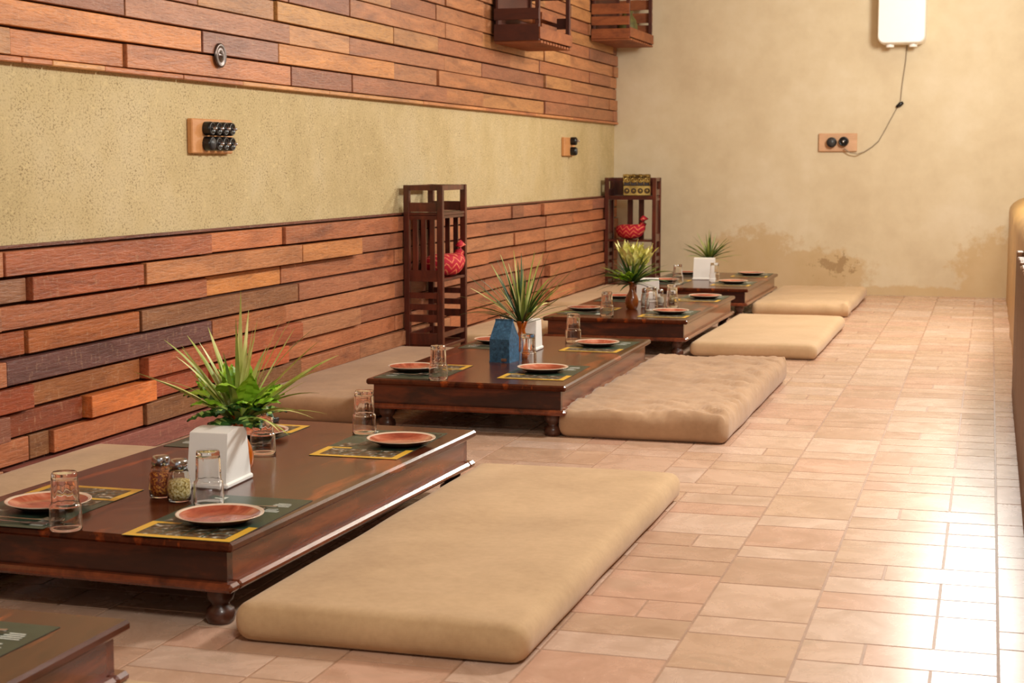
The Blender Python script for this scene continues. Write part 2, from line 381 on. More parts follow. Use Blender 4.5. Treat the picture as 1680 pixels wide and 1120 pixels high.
# floor: grout slab plus ashlar tiles, bands of 0.475 and 0.295 running along Y
def floor():
    mb = MB(); mb.box(XW, 4.4, -2.5, YB, -.12, -.0012, 1)
    rnd = random.Random(3); g = 0.0026
    pal = [(202, 168, 144), (206, 174, 152), (198, 164, 138), (203, 163, 140), (210, 180, 160), (196, 160, 136)]
    def tile(x0, x1, y0, y1):
        if y1 > YB: y1 = YB
        x0 = max(x0, XW); x1 = min(x1, 4.4)
        if y1-y0 < .02 or x1-x0 < .02: return
        c = hexc(rnd.choice(pal)); k = rnd.uniform(.95, 1.04); mb.col = tuple(q*k for q in c[:3])+(1,)
        x0 += g; x1 -= g; y0 += g; y1 -= g; b = .0015; zt = 0
        vs = [(x0, y0, -.003), (x1, y0, -.003), (x1, y1, -.003), (x0, y1, -.003), (x0+b, y0+b, zt), (x1-b, y0+b, zt), (x1-b, y1-b, zt), (x0+b, y1-b, zt)]
        mb.add(vs, [(4,5,6,7), (0,1,5,4), (1,2,6,5), (2,3,7,6), (3,0,4,7)], 0); mb.col = None
    edges = []; x = .054; wide = True; w = [(.475, .295)]
    x = .054; k = 0
    while x > XW-.5:
        wd = (.475, .295)[k % 2]; edges.append((x-wd, x, k % 2, 1)); x -= wd; k += 1
    x = .054; k = 1
    while x < 4.4:
        wd = (.475, .295)[k % 2]; edges.append((x, x+wd, k % 2, -1)); x += wd; k += 1
    for bi, (x0, x1, narrow, sgn) in enumerate(edges):
        if narrow:
            hs = [.30, .16, .356, .325, .15]; y = 3.72-1.291*5+(bi*.37 % .8)*(bi > 1)
            i = 0
            while y < YB:
                h = hs[i % 5]; tile(x0, x1, y, y+h); y += h; i += 1
        else:
            y = 3.866-.832*8-(0 if bi == 0 else (bi*.29 % .83)); i = 0
            rows = [(.176, .33), (.307, .675), (.174, .675), (.175, .675)]
            while y < YB:
                h, sp_ = rows[i % 4]
                if bi % 4 == 2: sp_ = 1-sp_
                xs = x0+(x1-x0)*sp_
                tile(x0, xs, y, y+h); tile(xs, x1, y, y+h); y += h; i += 1
    mb.build('floor', [M['tile'], M['grout']], kind='structure')
floor()

# reclaimed-plank cladding below and above the plaster band
PAL_L = [(182, 116, 80), (170, 108, 78), (188, 122, 84), (174, 106, 70), (158, 102, 76), (182, 124, 88), (152, 96, 76), (184, 114, 76)]
PAL_U = [(170, 112, 76), (178, 120, 80), (162, 102, 68), (186, 132, 84), (166, 106, 74), (154, 98, 72), (176, 116, 74)]
def cladding(name, z0, nrow, pitch, even, odd, special, pal, seed, y_lo=-1.0, cap=None, dep=(.018, .040), gap=(.006, .010)):
    rnd = random.Random(seed); mb = MB()
    mb.box(XW, XW+.006, y_lo, YB, z0-.0, z0+nrow*pitch, 1)
    for r in range(nrow):
        zt = z0+nrow*pitch-r*pitch if cap == 'top' else z0+(r+1)*pitch
        zb = zt-pitch
        base = even if r % 2 == 0 else odd
        ys = sorted([q+2.44*k for q in base for k in range(-4, 6)]+special.get(('x', r), []))
        ys = [y_lo]+[q for q in ys if y_lo+.1 < q < YB-.08]+[YB]
        for i in range(len(ys)-1):
            a, b = ys[i]+.006, ys[i+1]-.006
            col = None
            for (rr, yy, cc) in special.get('c', []):
                if rr == r and a <= yy <= b: col = cc
            c = hexc(col or rnd.choice(pal)); k = rnd.uniform(.88, 1.1)
            mb.col = tuple(q*k for q in c[:3])+(1,)
            d = rnd.uniform(*dep); hh = rnd.uniform(*gap)
            mb.box(XW+.004, XW+d, a, b+.0, zb+hh*.15, zt-hh*.85, 0, b=.0025)
        mb.col = None
    if cap == 'top':
        mb.col = hexc((112, 62, 44)); mb.box(XW, XW+.024, y_lo, YB, z0+nrow*pitch-.001, z0+nrow*pitch+.01, 0); mb.col = None
    else:                                                      # thin pale ledge strips under the upper cladding
        y = y_lo
        for y2 in [2.1, 3.3, 4.4, 5.22, 5.42, 5.8, 6.46, 7.05, 8.1, 9.6, 10.9, 12.2, 13.4, YB]:
            mb.col = hexc(rnd.choice([(206, 140, 90), (188, 118, 76), (214, 156, 100)]))
            mb.box(XW, XW+rnd.uniform(.034, .044), y+.003, y2-.003, z0-.024, z0-.004, 0, b=.003); y = y2
        mb.col = None
    return mb.build(name, [M['plank'], M['gap']], kind='structure')
spl = {('x', 0): [11.83], ('x', 6): [5.58, 6.11], ('x', 7): [5.34],
 'c': [(0, 5.8, (180, 103, 69)), (0, 7.0, (194, 118, 73)), (1, 5.1, (155, 108, 80)), (1, 5.6, (174, 94, 59)), (1, 6.8, (185, 122, 78)), (1, 8.0, (206, 136, 80)), (2, 5.8, (171, 101, 66)), (2, 7.0, (215, 139, 75)),
       (3, 5.0, (169, 87, 43)), (3, 5.6, (174, 99, 52)), (3, 6.8, (143, 96, 64)), (4, 5.8, (106, 68, 64)), (4, 7.0, (174, 106, 66)), (5, 5.1, (148, 68, 36)), (5, 5.6, (153, 94, 52)), (5, 7.0, (162, 87, 55)), (6, 5.3, (141, 68, 39)), (6, 5.8, (222, 127, 66)), (6, 6.4, (167, 84, 55)), (6, 7.0, (192, 94, 55)), (7, 5.3, (139, 92, 55)), (7, 5.7, (185, 108, 66)), (7, 6.5, (136, 92, 59)), (8, 5.8, (139, 80, 69))]}
cladding('trim_1', 0.0, 9, .0992, [5.03, 6.65], [5.20, 6.03], spl, PAL_L, 11, cap='top', dep=(.020, .070), gap=(.009, .014))
spu = {'c': [(0, 5.6, (198, 124, 70)), (0, 6.8, (188, 120, 76)), (1, 5.8, (200, 128, 68)), (1, 7.0, (160, 112, 92)), (1, 8.2, (206, 138, 76)), (2, 5.5, (160, 100, 68)), (2, 6.8, (176, 120, 88)), (3, 8.2, (206, 150, 84))]}
cladding('trim_2', 1.590, 20, .1035, [5.17+.0, 5.98], [6.64, 7.45], spu, PAL_U, 23)

# mud half wall on the right with a rounded crest
def half_wall():
    mb = MB(); n_ = 70; prof = []
    X0, X1, Z = .165, .55, .905
    k = 10
    prof.append((X0, 0))
    for i in range(k+1):
        a = math.pi*i/k
        prof.append(((X0+X1)/2-math.cos(a)*(X1-X0)/2, Z-.13+math.sin(a)*.13))
    prof.append((X1, 0))
    vs = []; ys = [-1+i*(YB+1)/n_ for i in range(n_+1)]
    for y in ys:
        for j, (x, z) in enumerate(prof):
            w = noise.noise(Vector((j*.35, y*1.4, 0)))*.014+noise.noise(Vector((j*.3, y*6, 4)))*.004
            vs.append((x+w*(1 if x < .36 else -1)*(0.6), y, z+(w if z > .2 else 0)))
    m = len(prof)
    fs = [(i*m+j, i*m+j+1, (i+1)*m+j+1, (i+1)*m+j) for i in range(n_) for j in range(m-1)]
    mb.add(vs, fs, 0, True)
    mb.add([vs[j] for j in range(m)], [tuple(range(m))], 0); mb.add([vs[n_*m+j] for j in range(m)], [tuple(range(m))], 0)
    o = mb.build('wall_aisle', M['mud_side'], kind='structure')
    mb = MB(); y = 5.0; rnd = random.Random(5)
    while y < 8.6:
        w = rnd.uniform(.08, .14); mb.box(.138, .17, y, y+w-.006, .015, .76+rnd.uniform(-.015, .01), 0, b=.004); y += w
    mb.build('trim_3', M['mud_brown'], kind='structure')
half_wall()

# ------------------------------------------------------------ low tables
TZ = .233
def build_table(L, label, loc, seed, rz=0.0):
    """local frame: x 0..0.93 (wall side to aisle side), y 0..L"""
    W = .93; t = thing('low_table', label, 'table', loc, rz, 'low tables in a row')
    rnd = random.Random(seed)
    mb = MB(); mb.box(0, W, 0, L, TZ-.026, TZ, 0, b=.007); mb.build('tabletop', M['table'], t)
    mb = MB()
    i = .028; z0, z1 = .122, TZ-.026
    mb.box(i, W-i, i, i+.03, z0, z1, 1); mb.box(i, W-i, L-i-.03, L-i, z0, z1, 1)
    mb.box(i, i+.03, i+.03, L-i-.03, z0, z1, 0); mb.box(W-i-.03, W-i, i+.03, L-i-.03, z0, z1, 0)
    mb.build('apron', [M['table_edge'], M['table_dark']], t)
    mb = MB()
    mb.box(.003, W-.003, .003, .055, .098, .122, 1, b=.008); mb.box(.003, W-.003, L-.055, L-.003, .098, .122, 1, b=.008)
    mb.box(.003, .055, .055, L-.055, .098, .122, 0, b=.008); mb.box(W-.055, W-.003, .055, L-.055, .098, .122, 0, b=.008)
    mb.build('lower_moulding', [M['table_edge'], M['table_edge']], t)
    prof = [(.030, 0), (.036, .006), (.040, .022), (.036, .040), (.024, .048), (.024, .054), (.034, .064), (.038, .080), (.034, .098)]
    for (x, y) in ((.075, .075), (W-.075, .075), (.075, L-.075), (W-.075, L-.075)):
        mb = MB(); mb.lathe(prof, 20, M=Matrix.Translation((x, y, 0)))
        mb.build('leg', M['leg'], t)
    return t
XT = -2.705
tables = [(1.15, 1.85), (3.685, 1.87), (6.76, 1.98), (9.86, 1.97), (12.48, 1.85)]
tdesc = ['dark low wooden table cut off by the lower left corner of the picture',
 'large dark low wooden table nearest in full view with amber vase and spice jars',
 'second dark low wooden table carrying the blue gable-top tin',
 'third low wooden table carrying the pale yellow flowers in a brown vase',
 'farthest low wooden table standing near the back wall']
for i, (y0, L) in enumerate(tables):
    build_table(L, tdesc[i], (XT+(.042, -.060, .022, 0, 0)[i], y0+(0, .03, 0, 0, 0)[i], 0), i, (0, -.034, .012, 0, 0)[i])

# ------------------------------------------------------------ floor cushions
def cushion(x0, x1, y0, y1, h, label, mat, seed, wr=0.0, sag=0.006, r=.045, fold=False):
    lx, ly = x1-x0, y1-y0; cx, cy = (x0+x1)/2, (y0+y1)/2
    nx, ny, nz = 26, 60, 6
    bm = bmesh.new(); vs = {}
    def P(u, v, w):
        # u,v,w in -1..1 on the cube surface
        p = Vector((u*lx/2, v*ly/2, w*h/2))
        q = Vector((max(-lx/2+r, min(lx/2-r, p.x)), max(-ly/2+r, min(ly/2-r, p.y)), max(-h/2+r*.98, min(h/2-r*.98, p.z))))
        d = p-q
        if d.length > 1e-9: p = q+d.normalized()*r
        edge = min(1, (1-abs(u))*lx/2/.2)*min(1, (1-abs(v))*ly/2/.2)
        N = noise.noise
        s_ = seed*7.3
        if w > .2 or p.z > 0:
            top = (p.z+h/2)/h
            p.z += top*(edge*.010-sag*(1-abs(u))*(1-abs(v))*2)
            p.z += top*.006*N(Vector((p.x*3+s_, p.y*2.2, s_)))*(.4+edge)
            if wr > 0:
                a = N(Vector((p.x*4.0+s_, p.y*13+p.x*6, s_)))
                b = N(Vector((p.x*9+s_, p.y*30-p.x*16, s_+5)))
                rid = 1-abs(N(Vector((p.x*5-p.y*2+s_, p.y*16+p.x*11, s_+2))))*2.4
                p.z += top*wr*(a*.014+b*.008+max(0, rid)*.022*(.4+.6*max(0, u*.8+.3)))
                if abs(u) > .9: p.x += math.copysign(1, u)*wr*.006*N(Vector((p.y*34, p.z*14, s_)))
        p.x += .006*N(Vector((p.y*2.6, s_, p.z*3)))*(abs(u) > .85)*math.copysign(1, u)
        p.y += .008*N(Vector((p.x*2.6, s_+9, p.z*3)))*(abs(v) > .9)*math.copysign(1, v)
        # pinched seam corners
        cpin = max(0, abs(u)-.86)/.14*max(0, abs(v)-.94)/.06
        p.z += cpin*(h*.02)
        if fold and u > .8 and v < -.7:
            p.z += .014*math.sin((v+.7)*38)*min(1, (u-.8)*8)
        if p.z < -h/2+.0: p.z = -h/2
        return p
    def grid(f, na, nb):
        rows = []
        for i in range(na+1):
            row = []
            for j in range(nb+1):
                p = f(-1+2*i/na, -1+2*j/nb); row.append(bm.verts.new(p))
            rows.append(row)
        for i in range(na):
            for j in range(nb):
                fc = bm.faces.new((rows[i][j], rows[i+1][j], rows[i+1][j+1], rows[i][j+1])); fc.smooth = True
    e = lambda t: math.copysign(abs(t)**.8, t)      # denser rows near the edges
    nx2, ny2 = (40, 110) if wr > 0 else (nx, ny)
    g = lambda t: math.copysign(1-(1-abs(t))**1.35, t)
    grid(lambda a, b: P(g(a), g(b), 1), nx2, ny2); grid(lambda a, b: P(g(a), g(b), -1), nx2, ny2)
    grid(lambda a, b: P(1, g(a), b), ny2, nz); grid(lambda a, b: P(-1, g(a), b), ny2, nz)
    grid(lambda a, b: P(g(a), 1, b), nx2, nz); grid(lambda a, b: P(g(a), -1, b), nx2, nz)
    bmesh.ops.remove_doubles(bm, verts=bm.verts, dist=.0008)
    bmesh.ops.recalc_face_normals(bm, faces=bm.faces)
    zmin = min(v.co.z for v in bm.verts)
    for v in bm.verts: v.co.z -= zmin; v.co *= S
    me = bpy.data.meshes.new('floor_cushion'); bm.to_mesh(me); bm.free(); me.materials.append(mat)
    o = bpy.data.objects.new('floor_cushion', me); C.objects.link(o); o.location = Vector((cx, cy, 0))*S
    tag(o, label, 'cushion', 'floor cushions beside the low tables')
    return o
cushion(-1.80, -1.035, 1.10, 3.03, .10, 'tan floor cushion barely entering at the bottom edge of the picture', M['cloth_a'], 1)
cushion(-1.80, -1.030, 3.60, 5.66, .10, 'large smooth olive-tan floor cushion in the foreground beside the nearest full table', M['cloth_a'], 2, sag=.008)
cushion(-1.80, -1.045, 6.80, 8.95, .122, 'wrinkled brown floor cushion on the aisle side of the table with the blue tin', M['cloth_b'], 3, wr=1.0)
cushion(-1.78, -.985, 9.93, 11.95, .095, 'smooth tan floor cushion on the aisle side of the table with pale yellow flowers', M['cloth_c'], 4)
cushion(-1.80, -1.03, 12.80, 14.75, .10, 'pale tan floor cushion with a rumpled corner nearest the back wall on the aisle side', M['cloth_c'], 5, wr=.35, fold=True)
cushion(-3.385, -2.74, 3.60, 5.62, .10, 'tan floor cushion between the nearest full table and the plank wall', M['cloth_a'], 6)
cushion(-3.385, -2.74, 6.86, 9.06, .115, 'brown floor cushion along the plank wall in front of the near wooden rack', M['cloth_d'], 7)
cushion(-3.385, -2.74, 9.86, 12.12, .10, 'tan floor cushion along the plank wall just beyond the near wooden rack', M['cloth_a'], 8)
cushion(-3.385, -2.74, 12.42, 14.42, .10, 'tan floor cushion along the plank wall in front of the corner rack', M['cloth_c'], 9)

# ------------------------------------------------------------ tableware
def strip_blade(mb, base, az, el, length, width, bend, mi=0, seg=8, twist=0.0):
    """a tapering, V-folded leaf blade"""
    d = Vector((math.cos(az)*math.cos(el), math.sin(az)*math.cos(el), math.sin(el)))
    side = Vector((-math.sin(az), math.cos(az), 0))
    p = Vector(base); vs = []; st = length/seg; out = Vector((math.cos(az), math.sin(az), 0))
    for i in range(seg+1):
        t = i/seg; w = width*(.45+.55*math.sin(min(1, t*1.9+.15)*math.pi/2))*(1-t**2.2)+.0004
        up = side.cross(d).normalized()
        sd = (side*math.cos(twist*t)+up*math.sin(twist*t))
        vs += [p-sd*w+up*w*.25, p, p+sd*w+up*w*.25]
        d = (d+(-Vector((0, 0, 1))*bend+out*bend*.3)/seg).normalized(); p = p+d*st
    fs = []
    for i in range(seg):
        a = i*3; fs += [(a, a+1, a+4, a+3), (a+1, a+2, a+5, a+4)]
    n0 = len(vs); vs2 = [q-Vector((0, 0, .0006)) for q in vs]
    mb.add(vs, fs, mi, True)
def broad_leaf(mb, base, az, el, stem, L, Wd, droop, mi=0, mi2=None, lobes=False):
    d = Vector((math.cos(az)*math.cos(el), math.sin(az)*math.cos(el), math.sin(el)))
    b = Vector(base); c = b+d*stem
    mb.tube([b, b+d*stem*.5, c], [.0022, .002, .0018], 5, mi)
    side = Vector((-math.sin(az), math.cos(az), 0)); seg = 10; vs = []; p = c.copy(); st = L/seg
    out = Vector((math.cos(az), math.sin(az), 0))
    for i in range(seg+1):
        t = i/seg
        w = Wd*max(0.02, math.sin(math.pi*min(1, .12+.88*t)**.75))*(1-.35*t)
        if lobes: w *= 1+.16*math.sin(t*34)
        up = side.cross(d).normalized()
        for s_ in (-1, -.55, 0, .55, 1):
            vs.append(p+side*w*s_+up*(abs(s_)**1.5*w*.35)+up*.003*math.sin(i*2.1+s_*3))
        d = (d+(out*.4-Vector((0, 0, 1)))*droop/seg).normalized(); p = p+d*st
    fs = []; ms = []
    for i in range(seg):
        for j in range(4):
            a = i*5+j; f = (a, a+1, a+6, a+5)
            mb.add([vs[q] for q in f], [(0, 1, 2, 3)], (mi2 if (mi2 is not None and i % 2 == 1 and j in (1, 2) and 1 < i < 8) else mi), True)

def tumbler():
    def fl(a, z): return .022*math.cos(a*10) if z > .075 else 0
    mb = MB()
    seg = 40
    prof = [(.0412, .0012), (.0424, .0), (.0436, .0012), (.0432, .010), (.0424, .050), (.0418, .064), (.0412, .067), (.0380, .0695), (.0372, .072), (.0366, .080), (.0342, .140), (.0335, .150), (.0315, .1545), (.0, .155)]
    mb.lathe(prof, seg, caps=False, flute=fl)
    inner = [(.0412, .0012), (.0404, .010), (.0396, .050), (.0390, .0625), (.0384, .0655), (.0352, .0680), (.0344, .071), (.0338, .080), (.0316, .134), (.0300, .138), (0, .1385)]
    mb.lathe(inner, seg, caps=False)
    o = mb.build('drinking_glass', M['glass'])
    bm = bmesh.new(); bm.from_mesh(o.data); bmesh.ops.remove_doubles(bm, verts=bm.verts, dist=.0003*S); bmesh.ops.recalc_face_normals(bm, faces=bm.faces); bm.to_mesh(o.data); bm.free()
    return o
def plate():
    t = thing('dinner_plate', 'x', 'plate')
    mb = MB()
    mb.lathe([(.0, .007), (.060, .007), (.085, .011), (.103, .0195), (.109, .0225)], 48, 0, caps=False)
    mb.lathe([(.109, .0225), (.116, .0245), (.1195, .0255), (.1195, .0235), (.116, .0215)], 48, 1, caps=False)
    mb.lathe([(.116, .0215), (.100, .014), (.075, .003), (.066, .0), (0, .0)], 48, 2, caps=False)
    mb.build('dish', [M['plate'], M['plate_rim'], M['plate_under']], t)
    return t
def placemat():
    mb = MB(); a, b = .155, .27; z = .0012
    mb.box(-a, a, -b, b, 0, z, 0)
    def q(x0, x1, y0, y1, mi, k=1): mb.add([(x0, y0, z+.0004*k), (x1, y0, z+.0004*k), (x1, y1, z+.0004*k), (x0, y1, z+.0004*k)], [(0, 1, 2, 3)], mi)
    q(-a, a, -b, -b+.026, 1); q(-a, -a+.026, -b+.026, -b+.17, 1); q(a-.026, a, -b+.026, -b+.17, 1); q(-a+.022, -a+.09, -b+.15, -b+.17, 1)
    rnd = random.Random(2)
    xs = [-a+.025, -a+.095, -a+.155, -a+.215, a-.025]
    for i in range(4): q(xs[i]+.003, xs[i+1]-.003, -b+.024, -b+.078, 2); q(xs[i]+.003, xs[i+1]-.003, -b+.084, -b+(.145 if i else .14), 2)
    q(-a+.03, -a+.08, -b+.18, -b+.25, 2); q(-a+.085, -a+.12, -b+.22, -b+.30, 2)
    for (cx, cy) in ((a-.06, .09), (a-.055, .16)):            # small illegible print lines near the outer edge
        for k in range(4):
            w = rnd.uniform(.015, .03); q(cx-w, cx+w, cy+k*.012, cy+k*.012+.006, 3)
    q(-a+.02, -a+.06, b-.10, b-.03, 3, .5)
    o = mb.build('placemat', [M['mat_green'], M['mat_yellow'], M['mat_pic'], M['mat_white']])
    return o
def spoon():
    mb = MB(); pts = []; n_ = 14
    prof = [(-.095, .010), (-.085, .018), (-.07, .021), (-.055, .019), (-.042, .012), (-.03, .005), (0, .0035), (.04, .004), (.075, .0065), (.095, .0075), (.10, .004)]
    vs = []; fs = []
    for i, (x, w) in enumerate(prof):
        bowl = .006 if x < -.035 else 0
        z = .002+(.012 if x < -.03 else .012*max(0, 1-abs(x-.02)/.10))*0+max(0, x)*.04
        vs += [(x, -w, z+bowl*.6), (x, 0, z+.0008-bowl*.3), (x, w, z+bowl*.6), (x, -w, z+bowl*.6-.0015), (x, 0, z-.001-bowl*.3), (x, w, z+bowl*.6-.0015)]
    for i in range(len(prof)-1):
        a = i*6; b = a+6
        fs += [(a, a+1, b+1, b), (a+1, a+2, b+2, b+1), (a+3, b+3, b+4, a+4), (a+4, b+4, b+5, a+5), (a, b, b+3, a+3), (a+2, a+5, b+5, b+2)]
    mb.add(vs, fs, 0, True); return mb.build('spoon', M['steel'], label='x', cat='spoon')
def fork():
    mb = MB(); prof = [(-.045, .011), (-.035, .011), (-.022, .006), (-.01, .0035), (.04, .004), (.075, .006), (.095, .007), (.10, .004)]
    vs = []; fs = []
    for x, w in prof:
        z = .003+max(0, x)*.03; vs += [(x, -w, z), (x, w, z), (x, w, z-.0018), (x, -w, z-.0018)]
    for i in range(len(prof)-1):
        a = i*4; b = a+4; fs += [(a, a+1, b+1, b), (a+1, a+2, b+2, b+1), (a+2, a+3, b+3, b+2), (a+3, a, b, b+3)]
    mb.add(vs, fs, 0, False)
    for k in range(4):
        y = -.0088+k*.0059; mb.box(-.095, -.044, y-.0016, y+.0016, .0012, .003)
    return mb.build('fork', M['steel'], label='x', cat='fork')
G0, P0, MT0, SP0, FK0 = tumbler(), plate(), placemat(), spoon(), fork()
for o, c_ in ((G0, 'glass'), (MT0, 'placemat')): tag(o, 'x', c_)
used = set()
def put(proto, loc, rz, label, group):
    if proto.name not in used:
        used.add(proto.name); proto.location = Vector(loc)*S; proto.rotation_euler = (0, 0, rz)
        proto['label'] = label; proto['group'] = group; return proto
    return dup(proto, loc, rz, label, group)
tn = ['the cut-off lower-left table', 'the nearest full table', 'the blue-tin table', 'the yellow-flower table', 'the farthest table']
# seats: (table, side 'R'/'L', plate xy, glass xy, near/far)
seats = [
 (0, 'R', (-2.00, 2.63), None, 'far'),
 (1, 'R', (-1.975, 3.90), (-2.108, 4.096), 'near'), (1, 'R', (-1.925, 5.175), (-2.135, 5.363), 'far'),
 (1, 'L', (-2.517, 3.92), (-2.325, 3.70), 'near'), (1, 'L', (-2.485, 5.19), (-2.310, 4.885), 'far'),
 (2, 'R', (-2.017, 7.215), (-2.100, 7.39), 'near'), (2, 'R', (-2.023, 8.33), (-2.15, 8.47), 'far'),
 (2, 'L', (-2.61, 7.08), (-2.354, 6.812), 'near'), (2, 'L', (-2.58, 8.31), None, 'far'),
 (3, 'R', (-2.00, 10.28), (-2.12, 10.44), 'near'), (3, 'R', (-1.987, 11.52), None, 'far'),
 (3, 'L', (-2.588, 10.34), (-2.318, 10.00), 'near'), (3, 'L', (-2.589, 11.35), None, 'far'),
 (4, 'R', (-2.015, 13.03), (-2.15, 13.17), 'near'), (4, 'R', (-2.014, 14.06), None, 'far'),
 (4, 'L', (-2.578, 13.05), (-2.40, 12.88), 'near'), (4, 'L', (-2.581, 13.98), None, 'far')]
rnd = random.Random(21)
for (ti, side, pl, gl, nf) in seats:
    if ti > 1: pl = (pl[0]+.042, pl[1]-.01)
    y0, L = tables[ti]; where = '%s %s-side seat of %s' % (nf, 'aisle' if side == 'R' else 'wall', tn[ti])
    cx = (-2.0 if side == 'R' else -2.545)+(.035 if ti > 1 else 0); cy = max(y0+.275, min(y0+L-.275, pl[1]))
    put(MT0, (cx, cy, TZ+.0005), (0 if side == 'R' else math.pi)+rnd.uniform(-.02, .02), 'green placemat with yellow border at '+where, 'printed placemats')
    put(P0, (pl[0], pl[1], TZ+.0025), rnd.uniform(0, 6.28), 'rust red plate with cream rim at '+where, 'rust red plates')
    sg = 1 if side == 'R' else -1
    put(SP0, (pl[0]-.04*sg, pl[1]+.150*sg, TZ+.0045), (0 if side == 'R' else math.pi)+.12, 'steel spoon beside plate at '+where, 'steel cutlery')
    put(FK0, (pl[0]-.02*sg, pl[1]+.190*sg, TZ+.0035), (0 if side == 'R' else math.pi)+.05, 'steel fork beside plate at '+where, 'steel cutlery')
    if gl: put(G0, (gl[0], gl[1], TZ+.0025), rnd.uniform(0, 1), 'clear tumbler turned upside down at '+where, 'upturned clear tumblers')

# napkin holders
def napkin_holder(loc, rz, wx, wy, h, label, rounded=False):
    t = thing('napkin_holder', label, 'napkin holder', loc, rz, 'white napkin holders')
    mb = MB(); mb.box(-wx/2-.006, wx/2+.006, -wy/2-.006, wy/2+.006, 0, .016, 0, b=.004); mb.build('base', M['napkin_plastic'], t)
    mb = MB(); n_ = 8; vs = []
    # trapezoid side profile, tapering along y towards a gently arched top
    tp = .76 if not rounded else .6
    side = [(-wy/2, .016), (wy/2, .016), (wy/2*tp, h-.012)]
    for i in range(n_+1):
        a = i/n_; side.append((wy/2*tp*(1-2*a)*.985, h-.008+.008*math.sin(math.pi*a)*(1 if not rounded else 2.2)))
    side.append((-wy/2*tp, h-.012)); k = len(side)
    for x in (-wx/2, wx/2):
        for (y, z) in side: vs.append((x*(1-.05*(z/h)), y, z))
    fs = [tuple(range(k)), tuple(range(2*k-1, k-1, -1))]+[(i, (i+1) % k, k+(i+1) % k, k+i) for i in range(k)]
    mb.add(vs, fs, 0); mb.build('body', M['napkin_plastic'], t)
    return t
napkin_holder((-2.228, 4.40, TZ), .04, .128, .185, .172, 'white plastic napkin holder in front of the amber vase on the nearest full table')
napkin_holder((-2.285, 8.08, TZ), 0, .10, .13, .165, 'white napkin holder mostly hidden behind the blue tin on the second table')
napkin_holder((-2.30, 11.20, TZ), .15, .16, .09, .155, 'white round-topped napkin holder behind the brown vase on the third table', True)
napkin_holder((-2.275, 13.42, TZ), .05, .18, .10, .185, 'white napkin holder on the farthest table in front of the grass plant')

# shakers and jars
def shaker(loc, label, fill, r=.034, h=.115, name='spice_shaker', cat='shaker', fillh=.5):
    t = thing(name, label, cat, loc, 0, 'spice shakers')
    mb = MB(); g = .003
    o_ = [(r*.72, 0), (r*.92, .004), (r, h*.22), (r*.98, h*.45), (r*.80, h*.68), (r*.66, h*.78)]
    i_ = [(a-g, max(b, .006)) for a, b in o_]; i_[0] = (r*.55, .006)
    mb.lathe([(0, 0)]+o_+list(reversed(i_))+[(0, .006)], 28, caps=False); mb.build('jar', M['jar_glass'], t)
    mb = MB(); hh = h*fillh
    prof = [(0, .0075)]+[(max(.004, a-g-.0012), max(b, .0075)) for a, b in o_ if b < hh]+[(r*.9-g, hh), (0, hh+.002)]
    mb.lathe(prof, 24, caps=False); mb.build('contents', fill, t)
    mb = MB(); mb.lathe([(r*.68, h*.76), (r*.74, h*.78), (r*.74, h*.93), (r*.62, h*.985), (r*.3, h), (0, h)], 24, caps=False)
    mb.build('metal_cap', M['steel'], t); return t
shaker((-2.292, 4.157, TZ), 'glass shaker of red chilli flakes with steel cap on the nearest full table', M['chilli'], .036, .125, fillh=.6)
shaker((-2.214, 4.120, TZ), 'glass shaker of yellow dried herbs with steel cap on the nearest full table', M['oregano'], .036, .125, fillh=.5)
shaker((-2.222, 10.72, TZ), 'slim cream shaker next to the brown vase on the third table', M['salt'], .028, .13, fillh=.72)
shaker((-2.150, 10.90, TZ), 'small glass salt shaker with steel cap on the third table', M['salt'], .026, .11)
shaker((-2.115, 11.12, TZ), 'glass shaker with steel cap rightmost of the jars on the third table', M['oregano'], .034, .12, fillh=.4)
put(G0, (-2.04, 10.75, TZ), .4, 'clear tumbler standing between the shakers on the third table', 'upturned clear tumblers')

# vases
def vase(loc, h, mat, label):
    k = h/.18; mb = MB()
    prof = [(.028, 0), (.034, .006), (.043, .03), (.044, .055), (.036, .085), (.022, .112), (.0165, .13), (.018, .145), (.027, .172), (.031, .18), (.028, .18), (.015, .148), (.013, .13), (.013, .11)]
    mb.lathe([(r*k, z*k) for r, z in prof], 28, caps=False)
    mb.add([(r*.028*k*math.cos(a), .028*k*math.sin(a)*r, 0) for r in (1,) for a in [2*math.pi*q/28 for q in range(28)]], [tuple(range(28))], 0)
    return mb.build('flower_vase', mat, loc=loc, label=label, cat='vase', group='clay vases')
V1, V2, V3, V4 = (-2.240, 4.565, TZ), (-2.225, 7.72, TZ), (-2.275, 10.55, TZ), (-2.27, 13.62, TZ)
vase(V1, .185, M['amber'], 'glossy amber clay vase behind the napkin holder on the nearest full table')
vase(V2, .185, M['amber'], 'slim amber clay vase beside the blue tin on the second table')
vase(V3, .185, M['brown_pot'], 'dark brown glazed vase holding the pale yellow flowers on the third table')
vase(V4, .17, M['brown_pot'], 'clay vase hidden behind the white napkin holder on the farthest table')

